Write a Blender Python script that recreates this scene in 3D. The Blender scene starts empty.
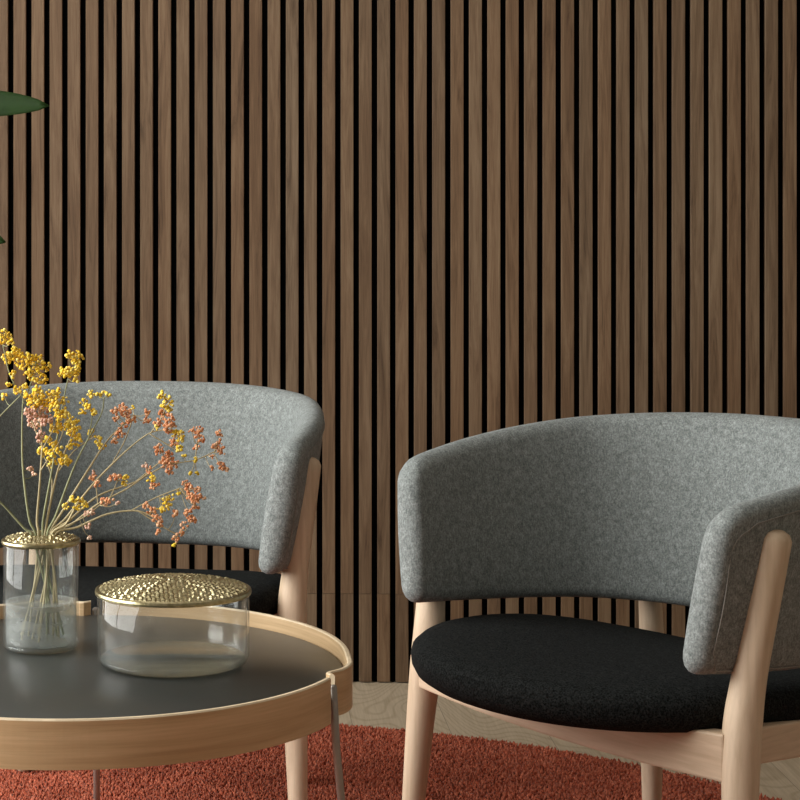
import bpy, math, random
from mathutils import Vector, Matrix
R = random.Random(7)
S = bpy.context.scene
COL = S.collection
PI = math.pi
H = 0.98            # eye height

# ------------------------------------------------------------------ helpers
def new_mesh(name, verts, faces, mats, parent=None, smooth=True, midx=None):
    me = bpy.data.meshes.new(name)
    me.from_pydata([tuple(v) for v in verts], [], faces)
    me.update()
    if not isinstance(mats, (list, tuple)): mats = [mats]
    for m in mats: me.materials.append(m)
    if midx: me.polygons.foreach_set('material_index', midx)
    if smooth: me.polygons.foreach_set('use_smooth', [True]*len(me.polygons))
    o = bpy.data.objects.new(name, me); COL.objects.link(o)
    if parent: o.parent = parent
    return o

class MB:
    """collects geometry for ONE mesh"""
    def __init__(s): s.v = []; s.f = []; s.m = []
    def add(s, v, f, mi=0):
        n = len(s.v); s.v += [tuple(p) for p in v]; s.f += [tuple(i+n for i in q) for q in f]; s.m += [mi]*len(f)
    def box(s, x0, x1, y0, y1, z0, z1, mi=0, M=None):
        v = [Vector((x, y, z)) for z in (z0, z1) for y in (y0, y1) for x in (x0, x1)]
        if M: v = [M @ p for p in v]
        s.add(v, [(0,2,3,1),(4,5,7,6),(0,1,5,4),(2,6,7,3),(0,4,6,2),(1,3,7,5)], mi)
    def build(s, name, mats, parent=None, smooth=False):
        return new_mesh(name, s.v, s.f, mats, parent, smooth, s.m)

def catmull(P, n=8):
    """P: list of tuples of any length; returns a smooth resampling"""
    P = [tuple(p) for p in P]
    if len(P) < 3: 
        return [tuple(a+(b-a)*i/n for a, b in zip(P[0], P[1])) for i in range(n+1)]
    Q = [tuple(2*a-b for a, b in zip(P[0], P[1]))] + P + [tuple(2*a-b for a, b in zip(P[-1], P[-2]))]
    out = []
    for i in range(1, len(Q)-2):
        for k in range(n):
            t = k/n
            out.append(tuple(.5*((2*b)+(c-a)*t+(2*a-5*b+4*c-d)*t*t+(-a+3*b-3*c+d)*t**3)
                             for a, b, c, d in zip(Q[i-1], Q[i], Q[i+1], Q[i+2])))
    out.append(P[-1])
    return out

def tube_geo(pts, segs=16, dome=True):
    """pts: (x,y,z,r) -> verts, faces, rounded ends"""
    pts = [(Vector(p[:3]), p[3]) for p in pts]
    V, F = [], []
    d0 = (pts[1][0]-pts[0][0]).normalized(); d1 = (pts[-1][0]-pts[-2][0]).normalized()
    rings = []
    if dome:
        p, r = pts[0]
        for a in (80, 60, 35): rings.append((p - d0*r*.6*math.sin(math.radians(a)), r*math.cos(math.radians(a)), d0))
    for i, (p, r) in enumerate(pts):
        a = pts[max(i-1, 0)][0]; b = pts[min(i+1, len(pts)-1)][0]
        rings.append((p, r, (b-a).normalized()))
    if dome:
        p, r = pts[-1]
        for a in (35, 60, 80): rings.append((p + d1*r*.6*math.sin(math.radians(a)), r*math.cos(math.radians(a)), d1))
    ref = Vector((0, 1, 0)) if abs(d0.y) < .9 else Vector((1, 0, 0))
    for p, r, d in rings:
        u = ref.cross(d).normalized(); w = d.cross(u).normalized()
        for k in range(segs):
            t = 2*PI*k/segs; V.append(p + u*r*math.cos(t) + w*r*math.sin(t))
    for i in range(len(rings)-1):
        for k in range(segs):
            a = i*segs+k; b = i*segs+(k+1) % segs
            F.append((a, b, b+segs, a+segs))
    F.append(tuple(range(segs-1, -1, -1))); n = (len(rings)-1)*segs; F.append(tuple(range(n, n+segs)))
    return V, F

def lathe_geo(prof, segs=64, c=(0, 0, 0)):
    V, F = [], []
    for r, z in prof:
        for k in range(segs):
            t = 2*PI*k/segs; V.append((c[0]+r*math.cos(t), c[1]+r*math.sin(t), c[2]+z))
    for i in range(len(prof)-1):
        for k in range(segs):
            a = i*segs+k; b = i*segs+(k+1) % segs
            F.append((a, b, b+segs, a+segs))
    return V, F

def empty(name, loc, rz=0, label=None, cat=None, group=None):
    o = bpy.data.objects.new(name, None); COL.objects.link(o)
    o.location = loc; o.rotation_euler = (0, 0, rz); o.empty_display_size = .05
    tag(o, label, cat, group); return o
def tag(o, label=None, cat=None, group=None, kind=None):
    if label: o['label'] = label
    if cat: o['category'] = cat
    if group: o['group'] = group
    if kind: o['kind'] = kind
    return o

# ------------------------------------------------------------------ materials
def mat(name):
    m = bpy.data.materials.new(name); m.use_nodes = True
    nt = m.node_tree; nt.nodes.clear()
    out = nt.nodes.new('ShaderNodeOutputMaterial')
    return m, nt, out
def N(nt, typ, **kw):
    n = nt.nodes.new(typ)
    for k, v in kw.items():
        if k.startswith('_'): setattr(n, k[1:], v)
        else:
            n.inputs[k.replace('__', ' ')].default_value = v
    return n
def L(nt, a, b): nt.links.new(a, b)
def pbsdf(nt, out, rough=.5, metal=0, spec=.5):
    b = nt.nodes.new('ShaderNodeBsdfPrincipled')
    b.inputs['Roughness'].default_value = rough; b.inputs['Metallic'].default_value = metal
    b.inputs['Specular IOR Level'].default_value = spec
    L(nt, b.outputs[0], out.inputs[0]); return b
def ramp(nt, fac, stops):
    r = nt.nodes.new('ShaderNodeValToRGB'); e = r.color_ramp.elements
    while len(e) < len(stops): e.new(.5)
    for i, (p, c) in enumerate(stops): e[i].position = p; e[i].color = (*c, 1)
    L(nt, fac, r.inputs[0]); return r
def coords(nt, scale, kind='Object'):
    t = nt.nodes.new('ShaderNodeTexCoord'); mp = nt.nodes.new('ShaderNodeMapping')
    mp.inputs['Scale'].default_value = scale
    L(nt, t.outputs[kind], mp.inputs[0]); return mp
def noise(nt, vec, scale, detail=4, rough=.55, dist=0):
    n = nt.nodes.new('ShaderNodeTexNoise'); n.inputs['Scale'].default_value = scale
    n.inputs['Detail'].default_value = detail; n.inputs['Roughness'].default_value = rough
    n.inputs['Distortion'].default_value = dist
    L(nt, vec, n.inputs['Vector']); return n
def bump(nt, h, b, strength, dist=.001):
    n = nt.nodes.new('ShaderNodeBump'); n.inputs['Strength'].default_value = strength
    n.inputs['Distance'].default_value = dist
    L(nt, h, n.inputs['Height']); L(nt, n.outputs[0], b.inputs['Normal'])
def mixc(nt, fac, a, b, mode='MIX'):
    n = nt.nodes.new('ShaderNodeMix'); n.data_type = 'RGBA'; n.blend_type = mode
    for s, v in (('Factor', fac), ('A', a), ('B', b)):
        sock = [i for i in n.inputs if i.name == s and (i.type == ('VALUE' if s == 'Factor' else 'RGBA'))][0]
        if hasattr(v, 'links'): L(nt, v, sock)
        else: sock.default_value = v if s == 'Factor' else (*v, 1)
    return [o for o in n.outputs if o.type == 'RGBA'][0]

def m_fabric(name, dark, light, flecks, rough=.95, sheen=.08, spec=.15):
    m, nt, out = mat(name); b = pbsdf(nt, out, rough, 0, spec)
    mp = coords(nt, (1, 1, 1))
    n1 = noise(nt, mp.outputs[0], 420, 3, .7)
    n2 = noise(nt, mp.outputs[0], 120, 3, .6)
    mp2 = coords(nt, (1, 1, .35)); n3 = noise(nt, mp2.outputs[0], 520, 2, .6)
    c = ramp(nt, n1.outputs[0], [(.36, dark), (.5, tuple((x+y)/2 for x, y in zip(dark, light))), (.64, light)])
    c2 = ramp(nt, n2.outputs[0], [(.35, (.80, .80, .80)), (.65, (1.15, 1.15, 1.15))])
    c3 = ramp(nt, n3.outputs[0], [(.38, flecks), (.62, (1.1, 1.1, 1.1))])
    x = mixc(nt, 1.0, c.outputs[0], c2.outputs[0], 'MULTIPLY')
    x = mixc(nt, 1.0, x, c3.outputs[0], 'MULTIPLY')
    L(nt, x, b.inputs['Base Color'])
    b.inputs['Sheen Weight'].default_value = sheen; b.inputs['Sheen Roughness'].default_value = .5
    bump(nt, n1.outputs[0], b, .28, .0015)
    return m
M_GREY = m_fabric('grey_melange_wool', (.158, .172, .169), (.290, .312, .306), (.78, .79, .79))
M_BLACK = m_fabric('black_melange_wool', (.0035, .0038, .0038), (.026, .0275, .027), (.7, .7, .7), 1, .0, .05)

def m_lightwood(name, scale, c0=(.50, .345, .215), c1=(.64, .475, .325), rough=.5):
    m, nt, out = mat(name); b = pbsdf(nt, out, rough, 0, .35)
    mp = coords(nt, scale)
    n1 = noise(nt, mp.outputs[0], 3.2, 6, .6, .4); n2 = noise(nt, mp.outputs[0], 16, 4, .6, .2)
    c = ramp(nt, n1.outputs[0], [(.32, c0), (.68, c1)])
    c2 = ramp(nt, n2.outputs[0], [(.3, (.90, .88, .85)), (.6, (1.03, 1.03, 1.03))])
    L(nt, mixc(nt, 1.0, c.outputs[0], c2.outputs[0], 'MULTIPLY'), b.inputs['Base Color'])
    bump(nt, n2.outputs[0], b, .06, .001)
    return m
M_LEG = m_lightwood('pale_ash_upright_grain', (9, 9, .8), (.56, .42, .29), (.70, .55, .405))
M_RAIL = m_lightwood('pale_ash_level_grain', (.9, .9, 12), (.58, .43, .30), (.70, .55, .41))
M_RIM = m_lightwood('bent_oak_veneer', (.8, .8, 24), (.50, .33, .175), (.64, .45, .26), .42)
M_RIMEDGE = m_lightwood('pale_veneer_edge', (6, 6, 6), (.62, .49, .33), (.76, .62, .44))

def m_walnut():
    m, nt, out = mat('walnut_veneer'); b = pbsdf(nt, out, .6, 0, .25)
    geo = nt.nodes.new('ShaderNodeNewGeometry'); rnd = geo.outputs['Random Per Island']
    t = nt.nodes.new('ShaderNodeTexCoord')
    comb = nt.nodes.new('ShaderNodeCombineXYZ')
    mul = N(nt, 'ShaderNodeMath', _operation='MULTIPLY'); mul.inputs[1].default_value = 37.0; L(nt, rnd, mul.inputs[0])
    for i in range(3): L(nt, mul.outputs[0], comb.inputs[i])
    add = N(nt, 'ShaderNodeVectorMath', _operation='ADD'); L(nt, t.outputs['Object'], add.inputs[0]); L(nt, comb.outputs[0], add.inputs[1])
    mp = nt.nodes.new('ShaderNodeMapping'); mp.inputs['Scale'].default_value = (30, 30, 2.0); L(nt, add.outputs[0], mp.inputs[0])
    n1 = noise(nt, mp.outputs[0], 1.3, 6, .66, 1.8)
    mp2 = nt.nodes.new('ShaderNodeMapping'); mp2.inputs['Scale'].default_value = (160, 160, 5); L(nt, add.outputs[0], mp2.inputs[0])
    n2 = noise(nt, mp2.outputs[0], 2.2, 4, .7, .3)
    mp3 = nt.nodes.new('ShaderNodeMapping'); mp3.inputs['Scale'].default_value = (7, 7, 1.3); L(nt, add.outputs[0], mp3.inputs[0])
    n3 = noise(nt, mp3.outputs[0], 1.0, 3, .5)
    c = ramp(nt, n1.outputs[0], [(.28, (.078, .048, .028)), (.42, (.152, .098, .060)), (.55, (.186, .125, .078)), (.72, (.230, .160, .103))])
    c2 = ramp(nt, n2.outputs[0], [(.30, (.80, .76, .72)), (.62, (1.06, 1.05, 1.04))])
    c3 = ramp(nt, n3.outputs[0], [(.30, (.86, .80, .74)), (.70, (1.08, 1.10, 1.10))])
    cr = ramp(nt, rnd, [(0, (.86, .85, .84)), (.25, (1.05, 1.07, 1.08)), (.5, (.96, .93, .90)), (.75, (1.07, 1.02, .97)), (1, (.93, .97, 1.00))])
    x = mixc(nt, 1.0, c.outputs[0], c2.outputs[0], 'MULTIPLY')
    x = mixc(nt, 1.0, x, c3.outputs[0], 'MULTIPLY')
    x = mixc(nt, 1.0, x, cr.outputs[0], 'MULTIPLY')
    L(nt, x, b.inputs['Base Color']); bump(nt, n2.outputs[0], b, .08, .001)
    return m
M_WALNUT = m_walnut()

def m_plain(name, col, rough=.6, metal=0, spec=.4, nscale=40, amp=.06, bumpk=0):
    m, nt, out = mat(name); b = pbsdf(nt, out, rough, metal, spec)
    mp = coords(nt, (1, 1, 1)); n = noise(nt, mp.outputs[0], nscale, 4)
    c = ramp(nt, n.outputs[0], [(.3, tuple(max(x*(1-amp), 0) for x in col)), (.7, tuple(x*(1+amp) for x in col))])
    L(nt, c.outputs[0], b.inputs['Base Color'])
    if bumpk: bump(nt, n.outputs[0], b, bumpk, .002)
    return m
M_FELT = m_plain('black_felt', (.0035, .0033, .003), 1, 0, 0, 200, .2)
M_PLASTER = m_plain('painted_plaster', (.42, .37, .31), .8, 0, .2, 25, .02)
M_CEIL = m_plain('white_ceiling_paint', (.70, .69, .66), .9, 0, .2, 10, .01)
M_FRAMEP = m_plain('white_window_paint', (.7, .7, .7), .5)
M_TRAY = m_plain('charcoal_laminate', (.041, .044, .041), .34, 0, .65, 60, .04)
M_STEEL = m_plain('brushed_steel', (.38, .35, .32), .5, 1, .5, 90, .05)
M_STEM = m_plain('dried_straw_stem', (.50, .42, .25), .8, 0, .2, 60, .18)
M_GSTEM = m_plain('greenish_dried_stem', (.30, .31, .18), .8, 0, .2, 60, .18)
M_LEAF = m_plain('deep_green_leaf', (.011, .032, .004), .6, 0, .25, 18, .25, .1)
M_POT = m_plain('charcoal_stoneware', (.05, .05, .048), .7, 0, .3, 40, .1, .1)
M_SOIL = m_plain('potting_soil', (.03, .02, .014), 1, 0, .1, 120, .5, .8)
M_TRUNK = m_plain('brown_plant_stem', (.12, .09, .05), .8, 0, .2, 60, .2)
M_THREAD = m_plain('pale_grey_thread', (.27, .26, .24), .9, 0, .1, 400, .15)

def m_brass():
    m, nt, out = mat('pressed_brass'); b = pbsdf(nt, out, .30, 1, .5)
    mp = coords(nt, (1, 1, 1)); n = noise(nt, mp.outputs[0], 160, 3)
    c = ramp(nt, n.outputs[0], [(.3, (.38, .32, .17)), (.7, (.62, .55, .34))])
    L(nt, c.outputs[0], b.inputs['Base Color']); bump(nt, n.outputs[0], b, .25, .002)
    return m
M_BRASS = m_brass()

def m_glass(name, face, edge, milky=.0, milk=(.6, .65, .62), ior=1.45):
    m, nt, out = mat(name)
    lw = nt.nodes.new('ShaderNodeLayerWeight'); lw.inputs[0].default_value = .35
    lw2 = nt.nodes.new('ShaderNodeLayerWeight'); lw2.inputs[0].default_value = .5
    pw = N(nt, 'ShaderNodeMath', _operation='POWER'); pw.inputs[1].default_value = 4.0; L(nt, lw2.outputs['Facing'], pw.inputs[0])
    fr = N(nt, 'ShaderNodeMapRange'); fr.inputs[3].default_value = .035; fr.inputs[4].default_value = .5; L(nt, pw.outputs[0], fr.inputs[0])
    tr = nt.nodes.new('ShaderNodeBsdfTransparent'); gl = nt.nodes.new('ShaderNodeBsdfGlossy'); gl.inputs['Roughness'].default_value = .03
    c = ramp(nt, lw.outputs['Facing'], [(.0, face), (.75, face), (1, edge)]); L(nt, c.outputs[0], tr.inputs[0])
    df = nt.nodes.new('ShaderNodeBsdfDiffuse'); df.inputs[0].default_value = (*milk, 1)
    mp = coords(nt, (1, 1, 2)); n = noise(nt, mp.outputs[0], 30, 3)
    mr = N(nt, 'ShaderNodeMath', _operation='MULTIPLY'); mr.inputs[1].default_value = milky*2; L(nt, n.outputs[0], mr.inputs[0])
    m1 = nt.nodes.new('ShaderNodeMixShader'); L(nt, mr.outputs[0], m1.inputs[0]); L(nt, tr.outputs[0], m1.inputs[1]); L(nt, df.outputs[0], m1.inputs[2])
    m2 = nt.nodes.new('ShaderNodeMixShader'); L(nt, fr.outputs[0], m2.inputs[0]); L(nt, m1.outputs[0], m2.inputs[1]); L(nt, gl.outputs[0], m2.inputs[2])
    L(nt, m2.outputs[0], out.inputs[0]); return m
M_GLASS = m_glass('clear_glass', (.960, .966, .962), (.48, .52, .50), .032, (.62, .64, .63))
M_VGLASS = m_glass('faintly_ribbed_glass', (.955, .964, .96), (.64, .68, .66), .05, (.66, .68, .67))
M_BASEGL = m_glass('thick_glass_base', (.81, .845, .83), (.33, .37, .35), .10, (.46, .50, .49))
M_WATER = m_glass('cloudy_water', (.86, .88, .87), (.66, .69, .68), .28, (.66, .68, .67), 1.33)
M_PANE = m_glass('window_glass', (.98, .99, .99), (.85, .9, .88))

def m_blossom(name, a, b_, c_):
    m, nt, out = mat(name); b = pbsdf(nt, out, .75, 0, .25)
    geo = nt.nodes.new('ShaderNodeNewGeometry')
    c = ramp(nt, geo.outputs['Random Per Island'], [(0, a), (.5, b_), (1, c_)])
    L(nt, c.outputs[0], b.inputs['Base Color'])
    return m
M_YEL = m_blossom('yellow_blossom', (.72, .42, .03), (.88, .62, .05), (.92, .76, .22))
M_ORG = m_blossom('coral_blossom', (.60, .22, .10), (.74, .33, .16), (.84, .52, .32))
M_PNK = m_blossom('faded_pink_blossom', (.55, .28, .20), (.70, .42, .32), (.78, .58, .42))

def m_floor():
    m, nt, out = mat('pale_oak_planks'); b = pbsdf(nt, out, .55, 0, .3)
    t = nt.nodes.new('ShaderNodeTexCoord')
    br = nt.nodes.new('ShaderNodeTexBrick'); br.offset = .37; br.inputs['Scale'].default_value = 1
    br.inputs['Brick Width'].default_value = 2.2; br.inputs['Row Height'].default_value = .19
    br.inputs['Mortar Size'].default_value = .0007; br.inputs['Color1'].default_value = (0, 0, 0, 1); br.inputs['Color2'].default_value = (1, 1, 1, 1)
    br.inputs['Mortar'].default_value = (.5, .5, .5, 1)
    mp = nt.nodes.new('ShaderNodeMapping'); mp.inputs['Rotation'].default_value = (0, 0, PI/2); mp.inputs['Location'].default_value = (.1, .135, 0)
    L(nt, t.outputs['Object'], mp.inputs[0]); L(nt, mp.outputs[0], br.inputs['Vector'])
    add = N(nt, 'ShaderNodeVectorMath', _operation='MULTIPLY_ADD'); L(nt, br.outputs['Color'], add.inputs[0]); add.inputs[1].default_value = (5, 9, 3); L(nt, t.outputs['Object'], add.inputs[2])
    ms = nt.nodes.new('ShaderNodeMapping'); ms.inputs['Scale'].default_value = (5.2, 1.9, 1); L(nt, add.outputs[0], ms.inputs[0])
    big = noise(nt, ms.outputs[0], 1.0, 1, .4, .3)
    mu = N(nt, 'ShaderNodeMath', _operation='MULTIPLY'); mu.inputs[1].default_value = 150; L(nt, big.outputs[0], mu.inputs[0])
    sn = N(nt, 'ShaderNodeMath', _operation='SINE'); L(nt, mu.outputs[0], sn.inputs[0])
    fs = nt.nodes.new('ShaderNodeMapping'); fs.inputs['Scale'].default_value = (120, 6, 1); L(nt, add.outputs[0], fs.inputs[0])
    fine = noise(nt, fs.outputs[0], 2, 4, .6)
    c = ramp(nt, fine.outputs[0], [(.3, (.48, .39, .275)), (.7, (.60, .50, .37))])
    mr = N(nt, 'ShaderNodeMapRange'); L(nt, sn.outputs[0], mr.inputs[0]); mr.inputs[1].default_value = -1; mr.inputs[2].default_value = 1; mr.inputs[3].default_value = 0; mr.inputs[4].default_value = 1
    c2 = ramp(nt, mr.outputs[0], [(.0, (.84, .82, .79)), (.35, (1, 1, 1))])
    x = mixc(nt, 1.0, c.outputs[0], c2.outputs[0], 'MULTIPLY')
    x = mixc(nt, br.outputs['Fac'], x, (.27, .22, .16))
    L(nt, x, b.inputs['Base Color']); return m
M_FLOOR = m_floor()

def m_rug():
    m, nt, out = mat('terracotta_pile'); b = pbsdf(nt, out, 1, 0, .05)
    geo = nt.nodes.new('ShaderNodeNewGeometry')
    c = ramp(nt, geo.outputs['Random Per Island'], [(0, (.29, .058, .028)), (.5, (.44, .105, .055)), (1, (.60, .18, .10))])
    mp = coords(nt, (1, 1, 1)); n = noise(nt, mp.outputs[0], 9, 3)
    c2 = ramp(nt, n.outputs[0], [(.3, (.85, .82, .80)), (.7, (1.08, 1.08, 1.08))])
    L(nt, mixc(nt, 1.0, c.outputs[0], c2.outputs[0], 'MULTIPLY'), b.inputs['Base Color'])
    b.inputs['Sheen Weight'].default_value = .15
    return m
M_RUG = m_rug()

# ------------------------------------------------------------------ room
X0, X1, YF = -1.75, 3.2, -1.2
TH = math.atan(.0372); YW = 4.167
wall_at = lambda x: YW - .0372*(x+.0)
# back wall: black felt board behind walnut slats, 27 mm slat + 13 mm gap, turned 2 degrees
rot = Matrix.Translation((0, YW, 0)) @ Matrix.Rotation(-TH, 4, 'Z')
mb = MB(); mb.box(X0-.1, 3.3, .012, .10, 0, 2.7, 0, rot)
wall = mb.build('wall_back', [M_FELT]); tag(wall, kind='structure')
g0 = -.11603*YW               # centre of the first gap seen at the left
mb = MB()
k0 = int((-1.70-g0)/.04)
for k in range(k0, k0+121):
    a = g0 + k*.04 + .0062; b = a + .0276
    dz = R.uniform(-.0006, .0006)
    for z0, z1 in ((.003, .1945), (.1953, 2.60)):
        # each strip with tiny chamfers
        v = [(a, .012), (a, .0008), (a+.0008, 0), (b-.0008, 0), (b, .0008), (b, .012)]
        n = len(v); vv = [rot @ Vector((x, y+dz, z)) for z in (z0, z1) for x, y in v]
        mb.add(vv, [tuple(range(n-1, -1, -1)), tuple(range(n, 2*n))] + [(i, (i+1) % n, (i+1) % n+n, i+n) for i in range(n)])
sl = mb.build('slat_cladding', [M_WALNUT], wall)

mb = MB(); mb.box(X0-.1, X1+.1, YF, 4.4, -.06, 0); tag(mb.build('floor', [M_FLOOR]), kind='structure')
mb = MB(); mb.box(X0-.1, X1+.1, YF, 4.4, 2.7, 2.78); tag(mb.build('ceiling', [M_CEIL]), kind='structure')
# left wall with one wide window opening
wy0, wy1, wz0, wz1 = .9, 3.5, .45, 2.45
mb = MB()
mb.box(X0-.1, X0, YF, wy0, 0, 2.7); mb.box(X0-.1, X0, wy1, 4.3, 0, 2.7)
mb.box(X0-.1, X0, wy0, wy1, 0, wz0); mb.box(X0-.1, X0, wy0, wy1, wz1, 2.7)
tag(mb.build('wall_left', [M_PLASTER]), kind='structure')
mb = MB(); mb.box(X1, X1+.1, YF, 4.3, 0, 2.7); tag(mb.build('wall_right', [M_PLASTER]), kind='structure')
mb = MB()
for y in (wy0, (wy0+wy1)/2-.03, wy1-.06): mb.box(X0-.08, X0-.02, y, y+.06, wz0, wz1)
for z in (wz0, wz1-.06): mb.box(X0-.08, X0-.02, wy0, wy1, z, z+.06)
win = mb.build('window_1', [M_FRAMEP]); tag(win, kind='structure')
mb = MB(); mb.box(X0-.052, X0-.048, wy0+.06, wy1-.06, wz0+.06, wz1-.06); mb.build('pane', [M_PANE], win)

# ------------------------------------------------------------------ rug
rc, rr = (-.12, 2.47), 1.30
rug = empty('round_rug', (rc[0], rc[1], 0), 0, 'round terracotta red shaggy rug lying under the table and chairs', 'rug')
V, F = lathe_geo([(0.001, 0.002), (rr-.012, .002), (rr, .006), (rr-.002, .013), (rr-.012, .016), (0.001, .016)], 96)
new_mesh('backing', V, F, M_RUG, rug)
V, F = [], []
RG = random.Random(3)
def tuft(x, y, sc=1):
    h = RG.uniform(.006, .011); w = RG.uniform(.0017, .0028)*sc; a = RG.uniform(0, 6.28); lx = RG.uniform(-.005, .005); ly = RG.uniform(-.005, .005)
    n = len(V)
    for k in range(4):
        t = a+k*PI/2; V.append((x+w*.8*math.cos(t), y+w*.8*math.sin(t), .012))
    for k in range(4):
        t = a+.4+k*PI/2; V.append((x+lx*.6+w*math.cos(t), y+ly*.6+w*math.sin(t), .014+h*.65))
    V.append((x+lx, y+ly, .014+h))
    for k in range(4):
        j = (k+1) % 4
        F.append((n+k, n+j, n+4+j, n+4+k)); F.append((n+4+k, n+4+j, n+8))
# denser where the photograph shows the pile, thinner (wider spaced) under the rest
cnt = 0
y = -rr
while y < rr:
    Yw = rc[1]+y; step = .0044 if Yw > 3.2 else .0105
    x = -math.sqrt(max(rr*rr-y*y, 0))
    xe = -x
    while x < xe:
        jx, jy = x+RG.uniform(-.003, .003), y+RG.uniform(-.003, .003)
        tuft(jx, jy, 1 if Yw > 3.2 else 2)
        x += step
    y += step
pile = new_mesh('pile', V, F, M_RUG, rug, smooth=True); tag(pile, kind='stuff')

# ------------------------------------------------------------------ armchair
def back_curve():
    # half plan (x >= 0) from the middle of the back to the arm end, in the chair's own frame
    return [(0, .395), (.09, .388), (.175, .352), (.241, .285), (.270, .200), (.280, .11), (.277, .03), (.266, -.046)]
def make_backrest(parent):
    half = catmull(back_curve(), 10)
    ctr = [(-x, y) for x, y in reversed(half[1:])] + half
    # arc length resampling, denser at both ends
    L_ = [0]
    for a, b in zip(ctr, ctr[1:]): L_.append(L_[-1]+math.hypot(b[0]-a[0], b[1]-a[1]))
    T = L_[-1]
    ds = [0, .0008, .0025, .005, .009, .014, .02, .027, .036, .047, .06]
    n = 56
    st = ds + [.06+(T-.12)*i/n for i in range(1, n)] + [T-d for d in reversed(ds)]
    def at(s):
        s = min(max(s, 0), T)
        for i in range(len(L_)-1):
            if L_[i+1] >= s: break
        t = (s-L_[i])/(L_[i+1]-L_[i]); a, b = ctr[i], ctr[i+1]
        return Vector((a[0]+(b[0]-a[0])*t, a[1]+(b[1]-a[1])*t))
    HT = .0185
    V, F = [], []; NS = 0
    seam = {1: [], -1: []}
    for s in st:
        p = at(s); tg = (at(s+.012)-at(s-.012)).normalized(); nr = Vector((-tg.y, tg.x))   # outward normal
        d = min(s, T-s); u = abs(2*s/T-1)           # u: 0 middle, 1 arm end
        w = HT*math.sqrt(max(1-(1-min(d/HT, 1))**2, .0)) + .0012
        w *= 1.0
        top = .702 - .060*u**2.2 ; bot = .424 + .026*u**2
        rt = .036; rb = .018
        if d < rt: top -= rt*(1-math.sqrt(1-(1-d/rt)**2))
        if d < rb: bot += rb*(1-math.sqrt(1-(1-d/rb)**2))
        sec = []
        hw = min(w, HT)
        K = 7
        for i in range(K+1):    # over the top: inner -> outer
            a = PI*i/K; sec.append((-hw*math.cos(a), top-HT+HT*math.sin(a)))
        for i in range(1, 6): sec.append((hw, top-HT+(bot+2*HT-top)*i/6))
        for i in range(K+1):
            a = PI*i/K; sec.append((hw*math.cos(a), bot+HT-HT*math.sin(a)))
        for i in range(1, 6): sec.append((-hw, bot+HT+(top-bot-2*HT)*i/6))
        NS = len(sec)
        for o, z in sec:
            fl = .16*(z-.51)            # flares outwards as it rises
            ln = .10*(z-.51)
            bulge = .004*math.sin(PI*min(max((z-bot)/(top-bot), 0), 1)) * (1 if o > 0 else -1) * (hw/HT)
            q = p + nr*(o+fl+bulge); V.append((q.x, q.y+ln, z))
    for i in range(len(st)-1):
        for k in range(NS):
            a = i*NS+k; b = i*NS+(k+1) % NS
            F.append((a, a+NS, b+NS, b))
    F.append(tuple(range(0, NS))); F.append(tuple(range(len(st)*NS-1, (len(st)-1)*NS-1, -1)))
    bk = new_mesh('backrest', V, F, M_GREY, parent)
    # stitched seam around the outer panel, just inside its edge
    pts = []
    def surf(s, z, off):
        p = at(s); tg = (at(s+.012)-at(s-.012)).normalized(); nr = Vector((-tg.y, tg.x))
        q = p+nr*(off+.16*(z-.51)); return (q.x, q.y+.10*(z-.51), z)
    def topz(s): u = abs(2*s/T-1); return .702-.060*u**2.2
    def botz(s): u = abs(2*s/T-1); return .424+.026*u**2
    e = .020
    for i in range(61):
        s = e+.03+(T-2*e-.06)*i/60; pts.append(surf(s, topz(s)-.024, .0208))
    for k in range(1, 5):
        a = PI/2*k/5; s = T-e-.03+.03*math.sin(a); pts.append(surf(s, topz(T-e)-.024-.03*(1-math.cos(a)), .0205))
    for k in range(9):
        z = topz(T-e)-.054-(topz(T-e)-.054-botz(T-e)-.03)*k/8; pts.append(surf(T-e, z, .0205+.0035*math.sin(PI*k/8)))
    for i in range(61):
        s = T-e-.01-(T-2*e-.02)*i/60; pts.append(surf(s, botz(s)+.007, .0170))
    for k in range(9):
        z = botz(e)+.03+(topz(e)-.054-botz(e)-.03)*k/8; pts.append(surf(e, z, .0205+.0035*math.sin(PI*k/8)))
    for k in range(1, 5):
        a = PI/2*k/5; s = e+.03-.03*math.cos(a); pts.append(surf(s, topz(e)-.054+.03*math.sin(a), .0205))
    pts.append(pts[0])
    V, F = tube_geo([(*p, .0008) for p in pts], 6, False)
    new_mesh('stitching', V, F, M_THREAD, bk)
    return bk

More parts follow.
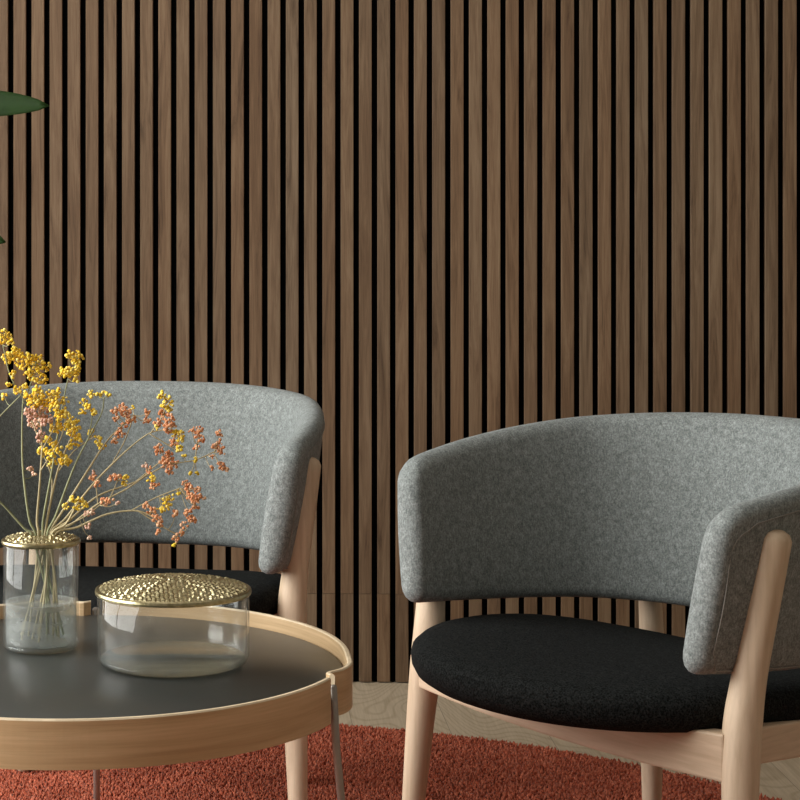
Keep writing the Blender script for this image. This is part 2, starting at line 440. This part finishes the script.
def make_chair(name, loc, rz, label):
    t = empty(name, loc, rz, label, 'armchair', 'grey and black armchairs')
    make_backrest(t)
    # seat pad: superellipse pad, edges rolled, dips towards the back
    prof = [(.0, -.028), (.80, -.030), (.93, -.028), (.975, -.020), (.995, -.009), (1.0, .002), (.992, .011), (.965, .018), (.90, .0235), (.75, .027), (.5, .0285), (.25, .0285), (.0, .0285)]
    SG = 72; V, F = [], []
    for s, z in prof:
        for k in range(SG):
            a = 2*PI*k/SG; ca, sa = math.cos(a), math.sin(a)
            ex = 2/(2.12 if sa < 0 else 2.35)
            x = math.copysign(abs(ca)**ex, ca)*.280*s; y = .115+math.copysign(abs(sa)**ex, sa)*.280*s
            dip = -.36*max(y, 0)**2 - .006*(1-s)
            side = .014*(x/.27)**2*(1 if z > 0 else .5)
            V.append((x, y, .400+z+dip+side*0))
    for i in range(len(prof)-1):
        for k in range(SG):
            a = i*SG+k; b = i*SG+(k+1) % SG; F.append((a, b, b+SG, a+SG))
    new_mesh('seat', V, F, M_BLACK, t)
    # rails
    def rail(pts_top_bot, th, nm, hz):
        # pts: (x,y,ztop,zbot)
        P = catmull(pts_top_bot, 8); mb = MB(); vs = []
        for i, (x, y, zt, zb) in enumerate(P):
            a = P[max(i-1, 0)]; b = P[min(i+1, len(P)-1)]
            d = Vector((b[0]-a[0], b[1]-a[1])).normalized(); n = Vector((-d.y, d.x))*th/2
            for sx, z in ((1, zt), (1, zb), (-1, zb), (-1, zt)): vs.append((x+n.x*sx, y+n.y*sx, z))
        fs = [(i*4+k, i*4+(k+1) % 4, i*4+4+(k+1) % 4, i*4+4+k) for i in range(len(P)-1) for k in range(4)]
        fs += [(3, 2, 1, 0), tuple(len(vs)-4+k for k in range(4))]
        o = new_mesh(nm, vs, fs, M_RAIL, t, smooth=False)
        bv = o.modifiers.new('bevel', 'BEVEL'); bv.width = .003; bv.segments = 2; bv.limit_method = 'ANGLE'
        return o
    rail([(-.28, .0, .380, .323), (-.14, -.012, .371, .320), (0, -.016, .368, .319), (.14, -.012, .371, .320), (.28, .0, .380, .323)], .024, 'front_rail', 0)
    for s in (-1, 1):
        rail([(s*.280, .012, .384, .340), (s*.262, .16, .372, .328), (s*.210, .370, .338, .300)], .022, 'side_rail', 0)
    rail([(-.205, .380, .330, .296), (0, .392, .328, .294), (.205, .380, .330, .296)], .022, 'rear_rail', 0)
    # front legs carry the arms: foot, knee bulge beside the seat, blade up the arm's outer face
    for s in (-1, 1):
        P = catmull([(s*.303, -.018, .010, .0125), (s*.298, -.008, .14, .0160), (s*.293, .002, .27, .0200), (s*.289, .009, .35, .0226), (s*.288, .014, .395, .0226),
                     (s*.292, .021, .45, .0205), (s*.301, .033, .54, .0215), (s*.308, .043, .607, .0215)], 6)
        V, F = tube_geo(P, 24); new_mesh('leg', V, F, M_LEG, t)
    for s in (-1, 1):
        P = catmull([(s*.248, .418, .010, .0125), (s*.231, .400, .16, .0160), (s*.212, .382, .30, .0190), (s*.207, .374, .38, .0180), (s*.203, .362, .49, .0150)], 6)
        V, F = tube_geo(P, 20); new_mesh('leg', V, F, M_LEG, t)
    return t
RZ = .018
make_chair('armchair', (.43, 2.455, RZ), math.radians(-56.6), 'grey wool armchair with black seat at the right, turned sideways to the table')
make_chair('armchair', (-.191, 2.947, RZ), math.radians(-9), 'grey wool armchair with black seat facing forward behind the round table')

# ------------------------------------------------------------------ coffee table
TC = (-.171, 2.190); TR = .309; ZT = .50; ZS = .482
tb = empty('coffee_table', (TC[0], TC[1], RZ), 0, 'round tray coffee table with bent wood rim, dark top and thin steel legs', 'table')
dz = -RZ
V, F = lathe_geo([(.0005, ZS), (TR-.0095, ZS), (TR-.0075, ZS-.002), (TR-.0075, ZS-.010), (.0005, ZS-.010)], 128, (0, 0, dz))
new_mesh('tray_top', V, F, M_TRAY, tb)
slots = [math.radians(a) for a in (-23.2, 91, 212)]
for i in range(3):
    a0 = slots[i]+math.radians(1.2); a1 = slots[(i+1) % 3]-math.radians(1.6)
    if a1 < a0: a1 += 2*PI
    n = 90; vs, fs, mi = [], [], []
    th = .0062
    for k in range(n+1):
        q = k/n; q = q*q*(3-2*q)*.35+q*.65
        a = a0+(a1-a0)*q; d = (a-a0)*TR
        # the strip swells out near its start, then turns in towards the slot
        off = .0045*math.exp(-((d-.060)/.030)**2) - .0085*math.exp(-((d-.010)/.014)**2) + .004*math.exp(-(d/.005)**2)
        r = TR+off
        for dr, z in ((0, ZT-.0015), (0, ZT-.050), (-th, ZT-.050), (-th, ZT-.0015), (-th+.0014, ZT), (-.0014, ZT)):
            vs.append(((r+dr)*math.cos(a), (r+dr)*math.sin(a), z+dz))
    for k in range(n):
        for j in range(6):
            fs.append((k*6+j, k*6+(j+1) % 6, k*6+6+(j+1) % 6, k*6+6+j)); mi.append(1 if j in (3, 4, 5) else 0)
    fs.append((5, 4, 3, 2, 1, 0)); mi.append(1); fs.append(tuple(n*6+j for j in range(6))); mi.append(1)
    o = new_mesh('rim', vs, fs, [M_RIM, M_RIMEDGE], tb, smooth=False, midx=mi)
for a in slots:
    ca, sa = math.cos(a), math.sin(a)
    r0 = TR-.001
    V, F = tube_geo([((r0+.045)*ca, (r0+.045)*sa, .004+dz+RZ, .0044), ((r0+.004)*ca, (r0+.004)*sa, .42+dz, .0044), (r0*ca, r0*sa, ZT-.012+dz, .0044)], 14)
    lg = new_mesh('leg', V, F, M_STEEL, tb)
    lg['label'] = 'thin steel rod leg'
    V, F = tube_geo([((r0-.012)*ca, (r0-.012)*sa, ZS-.014+dz, .003), ((r0+.003)*ca, (r0+.003)*sa, ZS-.014+dz, .003)], 10)
    new_mesh('screw', V, F, M_STEEL, lg)

# ------------------------------------------------------------------ brass lids
def lid_geo(r, rise, pitch, hole_in):
    """pressed openwork lid: rings of small cells, each with a round opening"""
    V, F = [], []
    zf = lambda q: rise*(1-(q/r)**2)
    nr = max(int((r-hole_in-.003)/pitch), 2); r0 = hole_in; dr = (r-.003-hole_in)/nr
    for i in range(nr):
        a_, b_ = r0+i*dr, r0+(i+1)*dr; m = (a_+b_)/2; seg = max(int(2*PI*m/pitch), 5); ph = (i % 2)*.5
        for k in range(seg):
            t0, t1 = 2*PI*(k+ph)/seg, 2*PI*(k+1+ph)/seg; tm = (t0+t1)/2
            n = len(V); P = []
            for (q, t) in ((a_, t0), (m, t0), (b_, t0), (b_, tm), (b_, t1), (m, t1), (a_, t1), (a_, tm)): P.append((q, t))
            lift = .0007*math.sin(k*2.4+i*1.7)
            for q, t in P: V.append((q*math.cos(t), q*math.sin(t), zf(q)))
            hr = .27
            for q, t in P:
                q2 = m+(q-m)*hr*1.3; t2 = tm+(t-tm)*hr*1.3
                if q != m and t != tm: q2 = m+(q-m)*hr; t2 = tm+(t-tm)*hr
                V.append((q2*math.cos(t2), q2*math.sin(t2), zf(q2)+.0013+lift))
            for j in range(8): F.append((n+j, n+8+j, n+8+(j+1) % 8, n+(j+1) % 8))
    nV = len(V)
    # rolled outer band
    v, f = lathe_geo([(r-.0035, .0002), (r-.001, .001), (r+.001, .0), (r+.0015, -.0025), (r+.001, -.0048), (r-.001, -.005), (r-.0022, -.003), (r-.0035, .0002)], 96)
    V += v; F += [tuple(i+nV for i in q) for q in f]
    return V, F
def vessel_geo(r, h, wall, base, rb=.006, segs=96):
    pr = [(.0003, 0), (r-rb, 0), (r-rb*.3, rb*.3), (r, rb), (r, h*.5), (r, h-.001), (r-wall/2, h), (r-wall, h-.001), (r-wall, h*.5), (r-wall, base+rb*.8), (r-wall-rb*.5, base+.001), (.0003, base)]
    return lathe_geo(pr, segs)

# round bowl
BC = (-.066, 2.212, ZS+.0003); BR = .0885; BH = .082
bowl = empty('glass_bowl', BC, 0, 'wide low clear glass bowl with a perforated brass lid, standing empty', 'bowl')
V, F = vessel_geo(BR, BH, .0028, .004, .010); new_mesh('body', V, F, M_GLASS, bowl)
V, F = lathe_geo([(.0003, .0006), (BR-.011, .0006), (BR-.005, .003), (BR-.004, .0065), (BR-.0045, .0072), (.0003, .0046)], 96); new_mesh('base', V, F, M_BASEGL, bowl)
V, F = lid_geo(BR+.0012, .0105, .0052, .0025)
ld = new_mesh('lid', V, F, M_BRASS, bowl, smooth=False); ld.location = (0, 0, BH+.004)
tag(ld, 'domed perforated brass lid')
# vase
VC = (-.228, 2.292, ZS+.0003); VR = .0452; VH = .127
vase = empty('glass_vase', VC, 0, 'tall narrow clear glass vase with brass lid holding water and dried flowers', 'vase')
V, F = vessel_geo(VR, VH, .0024, .006, .005, 72); new_mesh('body', V, F, M_VGLASS, vase)
V, F = lathe_geo([(.0003, .0062), (VR-.0035, .0075), (VR-.0030, .012), (VR-.0030, .0557), (VR-.0032, .0567), (VR-.006, .0562), (.0003, .0560)], 72)
new_mesh('water', V, F, M_WATER, vase)
V, F = lathe_geo([(.0003, .0008), (VR-.006, .0008), (VR-.003, .003), (VR-.003, .0058), (.0003, .0058)], 64); new_mesh('base', V, F, M_BASEGL, vase)
V, F = lid_geo(VR+.001, .007, .0050, .018)
ld = new_mesh('lid', V, F, M_BRASS, vase, smooth=False); ld.location = (0, 0, VH+.004)
tag(ld, 'perforated brass lid with flower stems passing through')

# ------------------------------------------------------------------ dried flowers
FR = random.Random(11)
def bead_geo(c, r):
    V = [(c[0], c[1], c[2]+r)]; F = []
    for lat in (.72, -.05, -.75):
        rr_ = math.sqrt(1-lat*lat)*r
        for k in range(6):
            a = k*PI/3+lat; V.append((c[0]+rr_*math.cos(a), c[1]+rr_*math.sin(a), c[2]+r*lat))
    V.append((c[0], c[1], c[2]-r))
    for k in range(6):
        j = (k+1) % 6
        F.append((0, 1+k, 1+j)); F.append((1+k, 7+k, 7+j, 1+j)); F.append((7+k, 13+k, 13+j, 7+j)); F.append((13+k, 19, 13+j))
    return V, F
PY = 2.292
def wp(px, py, dy=0.0):     # a point of the bouquet, from a survey of the photograph
    Y = PY+dy; return Vector(((px-230)/1900*Y, Y, H-(py-235)/1900*Y))
def sprig(label, dy, stems, clusters, stemmat, foot):
    """stems: polylines in survey units, the first starts at the lid; clusters: (px,py,r,kind)"""
    base = Vector((VC[0]+foot[0]*1.6, VC[1]+foot[1]*1.6, VC[2]+.012))
    root = empty('dried_flower_sprig', base, 0, label, 'dried flower', 'dried flower sprigs in the vase')
    mb = MB(); nodes = []
    for si, st in enumerate(stems):
        P = []
        if si == 0:
            P.append((*(base), .0013))
            lid = Vector((VC[0]+(st[0][0]-41)/1900*PY*.72, VC[1]+dy*.30, VC[2]+VH+.008))
            P.append((*(base.lerp(lid, .55)+Vector((.001, 0, 0))), .0014)); P.append((*lid, .0015))
            st = st[1:]
        m = len(st)
        for k, (x, y) in enumerate(st):
            f = (y-535)/(-150) if si == 0 else 1
            f = max(.15, min(1, f)) if si == 0 else 1
            f = 1 if si else (k+1)/m
            w = wp(x, y, dy*f); P.append((*w, max(.0014-.00022*k, .0007) if si == 0 else .0007))
        Q = catmull(P, 6)
        v, f = tube_geo(Q, 6); mb.add(v, f)
        nodes += [Vector(q[:3]) for q in Q[(len(Q)//2 if si == 0 else 0):]]
    parts = []
    for (x, y, r, kd) in clusters:
        cy = dy+FR.uniform(-.018, .018); c = wp(x, y, cy); rw = r/1900*PY
        near = min(nodes, key=lambda q: (q-c).length)
        mid = near.lerp(c, .5)+Vector((0, 0, -.15*(near-c).length))
        v, f = tube_geo(catmull([(*near, .0005), (*mid, .0005), (*c, .0004)], 4), 5); mb.add(v, f)
        b = MB(); n = max(5, int(r*r*.62))
        for k in range(n):
            while True:
                o = Vector([FR.uniform(-1, 1) for _ in range(3)])
                if o.length < 1: break
            p = c+Vector((o.x*rw, o.y*rw, o.z*rw)); br = FR.uniform(.0012, .0023)
            v, f = bead_geo(p, br); b.add(v, f)
            if k % 3 == 0:
                v, f = tube_geo([(*p, .0003), (*c, .0003)], 4, False); b.add(v, f, 1)
        parts.append((b, kd))
    inv = -base
    def rel(m): m.v = [tuple(Vector(p)+inv) for p in m.v]
    rel(mb); mb.build('stem', [stemmat], root, True)
    for b, kd in parts:
        rel(b); b.build('flower_cluster', [{'y': M_YEL, 'o': M_ORG, 'p': M_PNK}[kd], M_STEM], root, True)
sprig('pale bare-looking stem leaning low out of the vase to the left edge', -.02, [[(30, 540), (24, 528), (0, 502), (-22, 486)], [(0, 502), (-12, 480)]],
      [(-20, 482, 6, 'y'), (-12, 476, 5, 'y')], M_GSTEM, (.012, .004))
sprig('straight green stem at the left carrying the uppermost yellow flower sprays', .03,
      [[(33, 540), (29, 518), (23, 470), (22, 430), (23, 395)], [(23, 405), (32, 380), (36, 362)], [(23, 398), (10, 375), (3, 345)], [(24, 392), (4, 412), (-8, 425)]],
      [(4, 337, 8, 'y'), (10, 343, 4, 'y'), (7, 358, 6, 'y'), (16, 354, 8, 'y'), (23, 362, 8, 'y'), (30, 358, 6, 'y'), (27, 371, 5, 'y'), (37, 362, 8, 'y'), (45, 366, 6, 'y'), (35, 376, 7, 'y'), (43, 380, 6, 'y'), (13, 374, 4, 'y'),
       (8, 384, 4, 'y'), (17, 391, 5, 'y'), (4, 396, 4, 'y'), (24, 386, 4, 'y'), (30, 468, 3, 'p'), (34, 474, 3, 'p')], M_GSTEM, (.016, .012))
sprig('thick middle stem with the densest yellow and faded pink blossoms', -.01,
      [[(38, 540), (37, 520), (40, 480), (42, 440), (38, 405)], [(42, 450), (55, 425), (60, 400)], [(41, 470), (60, 440), (66, 418)], [(41, 445), (32, 420), (30, 405)]],
      [(30, 397, 8, 'y'), (38, 392, 6, 'y'), (37, 403, 8, 'y'), (50, 398, 9, 'y'), (58, 393, 5, 'y'), (55, 406, 8, 'y'), (64, 400, 5, 'y'), (30, 413, 8, 'p'), (41, 412, 9, 'p'), (34, 424, 7, 'p'), (46, 420, 7, 'p'),
       (62, 415, 8, 'y'), (57, 427, 8, 'y'), (66, 425, 5, 'y'), (40, 436, 6, 'p'), (48, 440, 5, 'y'), (54, 446, 6, 'y'), (60, 452, 5, 'y'), (50, 455, 6, 'y')], M_STEM, (-.010, .006))
sprig('upright stem topped by a separate yellow tuft above the chair back', .02,
      [[(43, 540), (44, 515), (52, 470), (60, 420), (66, 388), (70, 372)]],
      [(69, 355, 5, 'y'), (78, 356, 6, 'y'), (76, 364, 5, 'y'), (67, 372, 7, 'y'), (75, 371, 6, 'y'), (61, 374, 4, 'y'), (76, 380, 3, 'y')], M_GSTEM, (.006, -.012))
sprig('short stem with yellow blossoms bunched under the dense middle', .015,
      [[(46, 540), (48, 515), (58, 470), (70, 440)], [(58, 472), (75, 450), (95, 436)], [(50, 505), (52, 480), (46, 460)]],
      [(74, 420, 5, 'y'), (72, 430, 6, 'y'), (78, 428, 4, 'y'), (76, 440, 7, 'y'), (70, 446, 4, 'y'), (43, 452, 6, 'y'), (64, 460, 6, 'y'), (52, 464, 5, 'y'), (92, 433, 4, 'y'), (98, 440, 5, 'y'), (102, 446, 4, 'y'), (68, 462, 4, 'y')], M_STEM, (-.014, -.006))
sprig('curved stem with small loose yellow flowers left of the coral ones', -.015,
      [[(50, 540), (56, 515), (75, 465), (93, 430), (102, 412), (104, 398)], [(88, 440), (92, 418), (90, 405)]],
      [(91, 394, 4, 'y'), (97, 394, 3, 'y'), (104, 395, 4, 'y'), (109, 394, 3, 'y'), (84, 402, 4, 'y'), (89, 407, 4, 'y'), (95, 412, 4, 'y'), (82, 412, 4, 'y')], M_GSTEM, (.004, .014))
sprig('stem with coral blossoms hanging just right of the small yellow ones', .025,
      [[(52, 540), (62, 512), (88, 470), (108, 440), (128, 420)], [(113, 462), (125, 440), (134, 415)]],
      [(116, 410, 5, 'o'), (122, 408, 5, 'o'), (115, 418, 4, 'o'), (126, 413, 6, 'o'), (131, 420, 5, 'o'), (124, 426, 4, 'o'), (120, 433, 5, 'o'), (115, 441, 4, 'o'), (133, 408, 2, 'y'), (148, 412, 4, 'o'), (147, 421, 4, 'o')], M_STEM, (-.016, .010))
sprig('long stem ending in a tall spike of yellow over coral flowers', -.005,
      [[(54, 540), (66, 518), (95, 482), (125, 452), (148, 434), (162, 430)], [(150, 434), (163, 415), (166, 400)], [(150, 434), (168, 445), (176, 450)]],
      [(163, 396, 5, 'y'), (168, 401, 5, 'y'), (165, 406, 4, 'y'), (171, 408, 4, 'y'), (165, 414, 6, 'o'), (170, 420, 6, 'o'), (159, 422, 5, 'o'), (167, 428, 6, 'o'), (157, 427, 3, 'y'), (173, 427, 4, 'o'), (175, 434, 5, 'y'), (181, 434, 4, 'y'),
       (174, 442, 5, 'o'), (180, 441, 4, 'y'), (178, 449, 5, 'y')], M_STEM, (.000, -.016))
sprig('furthest reaching stem, with coral clusters at the right end of the bouquet', .03,
      [[(57, 540), (70, 520), (98, 496), (135, 482), (165, 466), (195, 460), (214, 452)], [(135, 482), (160, 462), (172, 452)], [(195, 460), (197, 445)]],
      [(192, 432, 4, 'o'), (198, 430, 5, 'o'), (200, 438, 5, 'o'), (197, 447, 4, 'o'), (219, 434, 4, 'o'), (220, 443, 4, 'o'), (216, 447, 4, 'o'), (222, 450, 5, 'o'), (212, 456, 3, 'o'), (222, 466, 5, 'o'), (225, 470, 4, 'o'), (212, 468, 3, 'o'),
       (160, 450, 6, 'o'), (168, 456, 6, 'o'), (165, 464, 6, 'o'), (173, 463, 6, 'o'), (170, 471, 5, 'o'), (184, 457, 3, 'y'), (195, 460, 3, 'y'), (191, 472, 3, 'y'), (197, 473, 3, 'y')], M_STEM, (-.004, .016))
sprig('stem of mixed pale yellow and coral flowers reaching right of centre', .0,
      [[(58, 540), (72, 524), (98, 504), (128, 488), (150, 472)], [(150, 472), (154, 490)], [(98, 504), (96, 485)], [(110, 498), (118, 480)]],
      [(145, 465, 3, 'p'), (149, 470, 4, 'o'), (151, 478, 5, 'y'), (155, 486, 5, 'o'), (94, 478, 5, 'o'), (97, 484, 4, 'o'), (93, 473, 3, 'p'), (112, 478, 4, 'o'), (117, 476, 4, 'o'), (125, 480, 5, 'y'), (120, 477, 3, 'o')], M_STEM, (.010, -.010))
sprig('low stem sweeping right with drooping coral blossoms near the chair gap', -.02,
      [[(60, 540), (78, 527), (108, 514), (138, 511), (158, 520)], [(130, 511), (155, 498), (180, 488)], [(138, 511), (165, 528), (178, 535)]],
      [(185, 484, 5, 'o'), (190, 490, 5, 'o'), (197, 488, 4, 'o'), (193, 498, 6, 'o'), (200, 498, 5, 'o'), (196, 506, 4, 'o'), (189, 512, 5, 'o'), (192, 520, 5, 'o'), (184, 525, 4, 'o'), (181, 533, 4, 'o'), (176, 538, 4, 'o'), (174, 545, 2, 'y'),
       (146, 505, 4, 'o'), (151, 512, 5, 'o'), (157, 518, 5, 'o'), (160, 525, 4, 'o'), (157, 531, 4, 'o'), (165, 500, 4, 'y'), (171, 498, 4, 'y'), (162, 508, 5, 'y'), (169, 506, 4, 'y'), (176, 514, 4, 'o'), (178, 492, 3, 'y')], M_STEM, (-.006, -.004))
sprig('short low stem with a few yellow and coral buds close above the lid', -.03,
      [[(56, 540), (66, 524), (76, 506), (80, 500)], [(66, 526), (86, 516), (100, 505)]],
      [(73, 500, 4, 'y'), (80, 499, 4, 'y'), (77, 507, 4, 'y'), (84, 505, 4, 'y'), (66, 507, 4, 'y'), (104, 502, 5, 'o'), (110, 500, 4, 'o'), (86, 514, 4, 'p'), (92, 513, 4, 'p'), (88, 526, 3, 'p'), (90, 537, 2, 'p'), (118, 503, 2, 'p')], M_STEM, (.014, -.006))

# ------------------------------------------------------------------ potted plant (only two leaf tips reach into the picture)
pc = (-.74, 3.78)
plant = empty('potted_plant', (pc[0], pc[1], 0), 0, 'leafy dark green plant at the left edge in front of the slatted wall', 'plant')
V, F = lathe_geo([(.001, .001), (.085, .001), (.095, .01), (.120, .24), (.122, .26), (.114, .262), (.110, .24), (.001, .235)], 48)
new_mesh('pot', V, F, M_POT, plant)
V, F = lathe_geo([(.001, .250), (.06, .248), (.111, .243)], 32); new_mesh('soil', V, F, M_SOIL, plant)
V, F = tube_geo(catmull([(0, 0, .23, .011), (.01, .0, .6, .010), (-.008, .01, 1.0, .008), (.004, 0, 1.45, .005)], 8), 12)
new_mesh('trunk', V, F, M_TRUNK, plant)
def leaf(att, tip, width, droop, roll=0):
    a, t = Vector(att), Vector(tip); d = t-a; n = 14; V, F = [], []
    side = d.cross(Vector((0, 0, 1))).normalized(); up = side.cross(d).normalized()
    side = (Matrix.Rotation(roll, 3, d.normalized()) @ side); upn = side.cross(d).normalized()
    pet = .22
    for i in range(n+1):
        q = i/n; s = pet+(1-pet)*q
        w = width/2*(math.sin(PI*q)**.62 if 0 < q < 1 else .02) + .0004
        c = a+d*s+Vector((0, 0, 1))*(droop*4*s*(1-s))
        for k, x in enumerate((-1, -.5, 0, .5, 1)):
            V.append(c+side*w*x+upn*(abs(x)*w*.22 - (.002 if x == 0 else 0)))
    for i in range(n):
        for k in range(4): F.append((i*5+k, i*5+k+1, i*5+6+k, i*5+5+k))
    v, f = tube_geo(catmull([(*a, .0025), (*(a+d*pet*.5+Vector((0, 0, droop*2*pet))), .002), (*(a+d*.4+Vector((0, 0, droop*4*.4*.6))), .0012)], 4), 6)
    m = len(V); V += v; F += [tuple(i+m for i in q) for q in f]
    o = new_mesh('leaf', V, F, M_LEAF, plant)
    sd = o.modifiers.new('thickness', 'SOLIDIFY'); sd.thickness = .0008
RL = random.Random(5)
leaf((.0, 0, 1.232), (-.358-pc[0], -.02, 1.236), .056, .006, 1.40)
leaf((.0, 0, 1.02), (-.443-pc[0], -.03, .966), .058, .010, 1.45)
for z, ang, ln in [(.62, 2.6, .26), (.70, 4.2, .28), (.78, 1.2, .22), (.88, 3.4, .3), (.95, 4.9, .27), (1.05, 2.3, .28), (1.12, 3.9, .3), (1.20, 1.9, .22), (1.26, 3.0, .28), (1.33, 4.6, .24), (1.40, 2.4, .2), (1.45, 3.6, .18)]:
    cx_, cy_ = math.cos(ang)*ln, math.sin(ang)*ln
    leaf((0, 0, z), (min(cx_, .2), cy_, z+RL.uniform(.0, .09)), .07, .02, RL.uniform(-.4, .4))

# ------------------------------------------------------------------ light
def area(name, loc, target, sx, sy, power, col):
    l = bpy.data.lights.new(name, 'AREA'); l.shape = 'RECTANGLE'; l.size = sx; l.size_y = sy; l.energy = power; l.color = col
    o = bpy.data.objects.new(name, l); COL.objects.link(o); o.location = loc
    o.rotation_euler = (Vector(target)-Vector(loc)).to_track_quat('-Z', 'Y').to_euler(); return o
area('window_daylight', (X0-.25, (wy0+wy1)/2, (wz0+wz1)/2+.1), (X0+1.5, (wy0+wy1)/2, (wz0+wz1)/2-.2), 2.6, 2.1, 178, (1.0, .985, .95))
w = bpy.data.worlds.new('sky'); S.world = w; w.use_nodes = True
bg = w.node_tree.nodes['Background']; bg.inputs[0].default_value = (1.0, .88, .74, 1); bg.inputs[1].default_value = .18

cam = bpy.data.cameras.new('camera'); co = bpy.data.objects.new('camera', cam); COL.objects.link(co); S.camera = co
cam.sensor_width = 36; cam.lens = 36*1900/800; cam.shift_x = 170/800; cam.shift_y = -165/800
co.location = (0, 0, H); co.rotation_euler = (PI/2, 0, 0); cam.clip_start = .05
S.view_settings.view_transform = 'Standard'; S.view_settings.look = 'None'; S.view_settings.gamma = 1; S.view_settings.exposure = 0
S.view_settings.use_curve_mapping = False
S.cycles.transparent_max_bounces = 24; S.cycles.max_bounces = 8; S.cycles.diffuse_bounces = 4
S.cycles.use_denoising = True
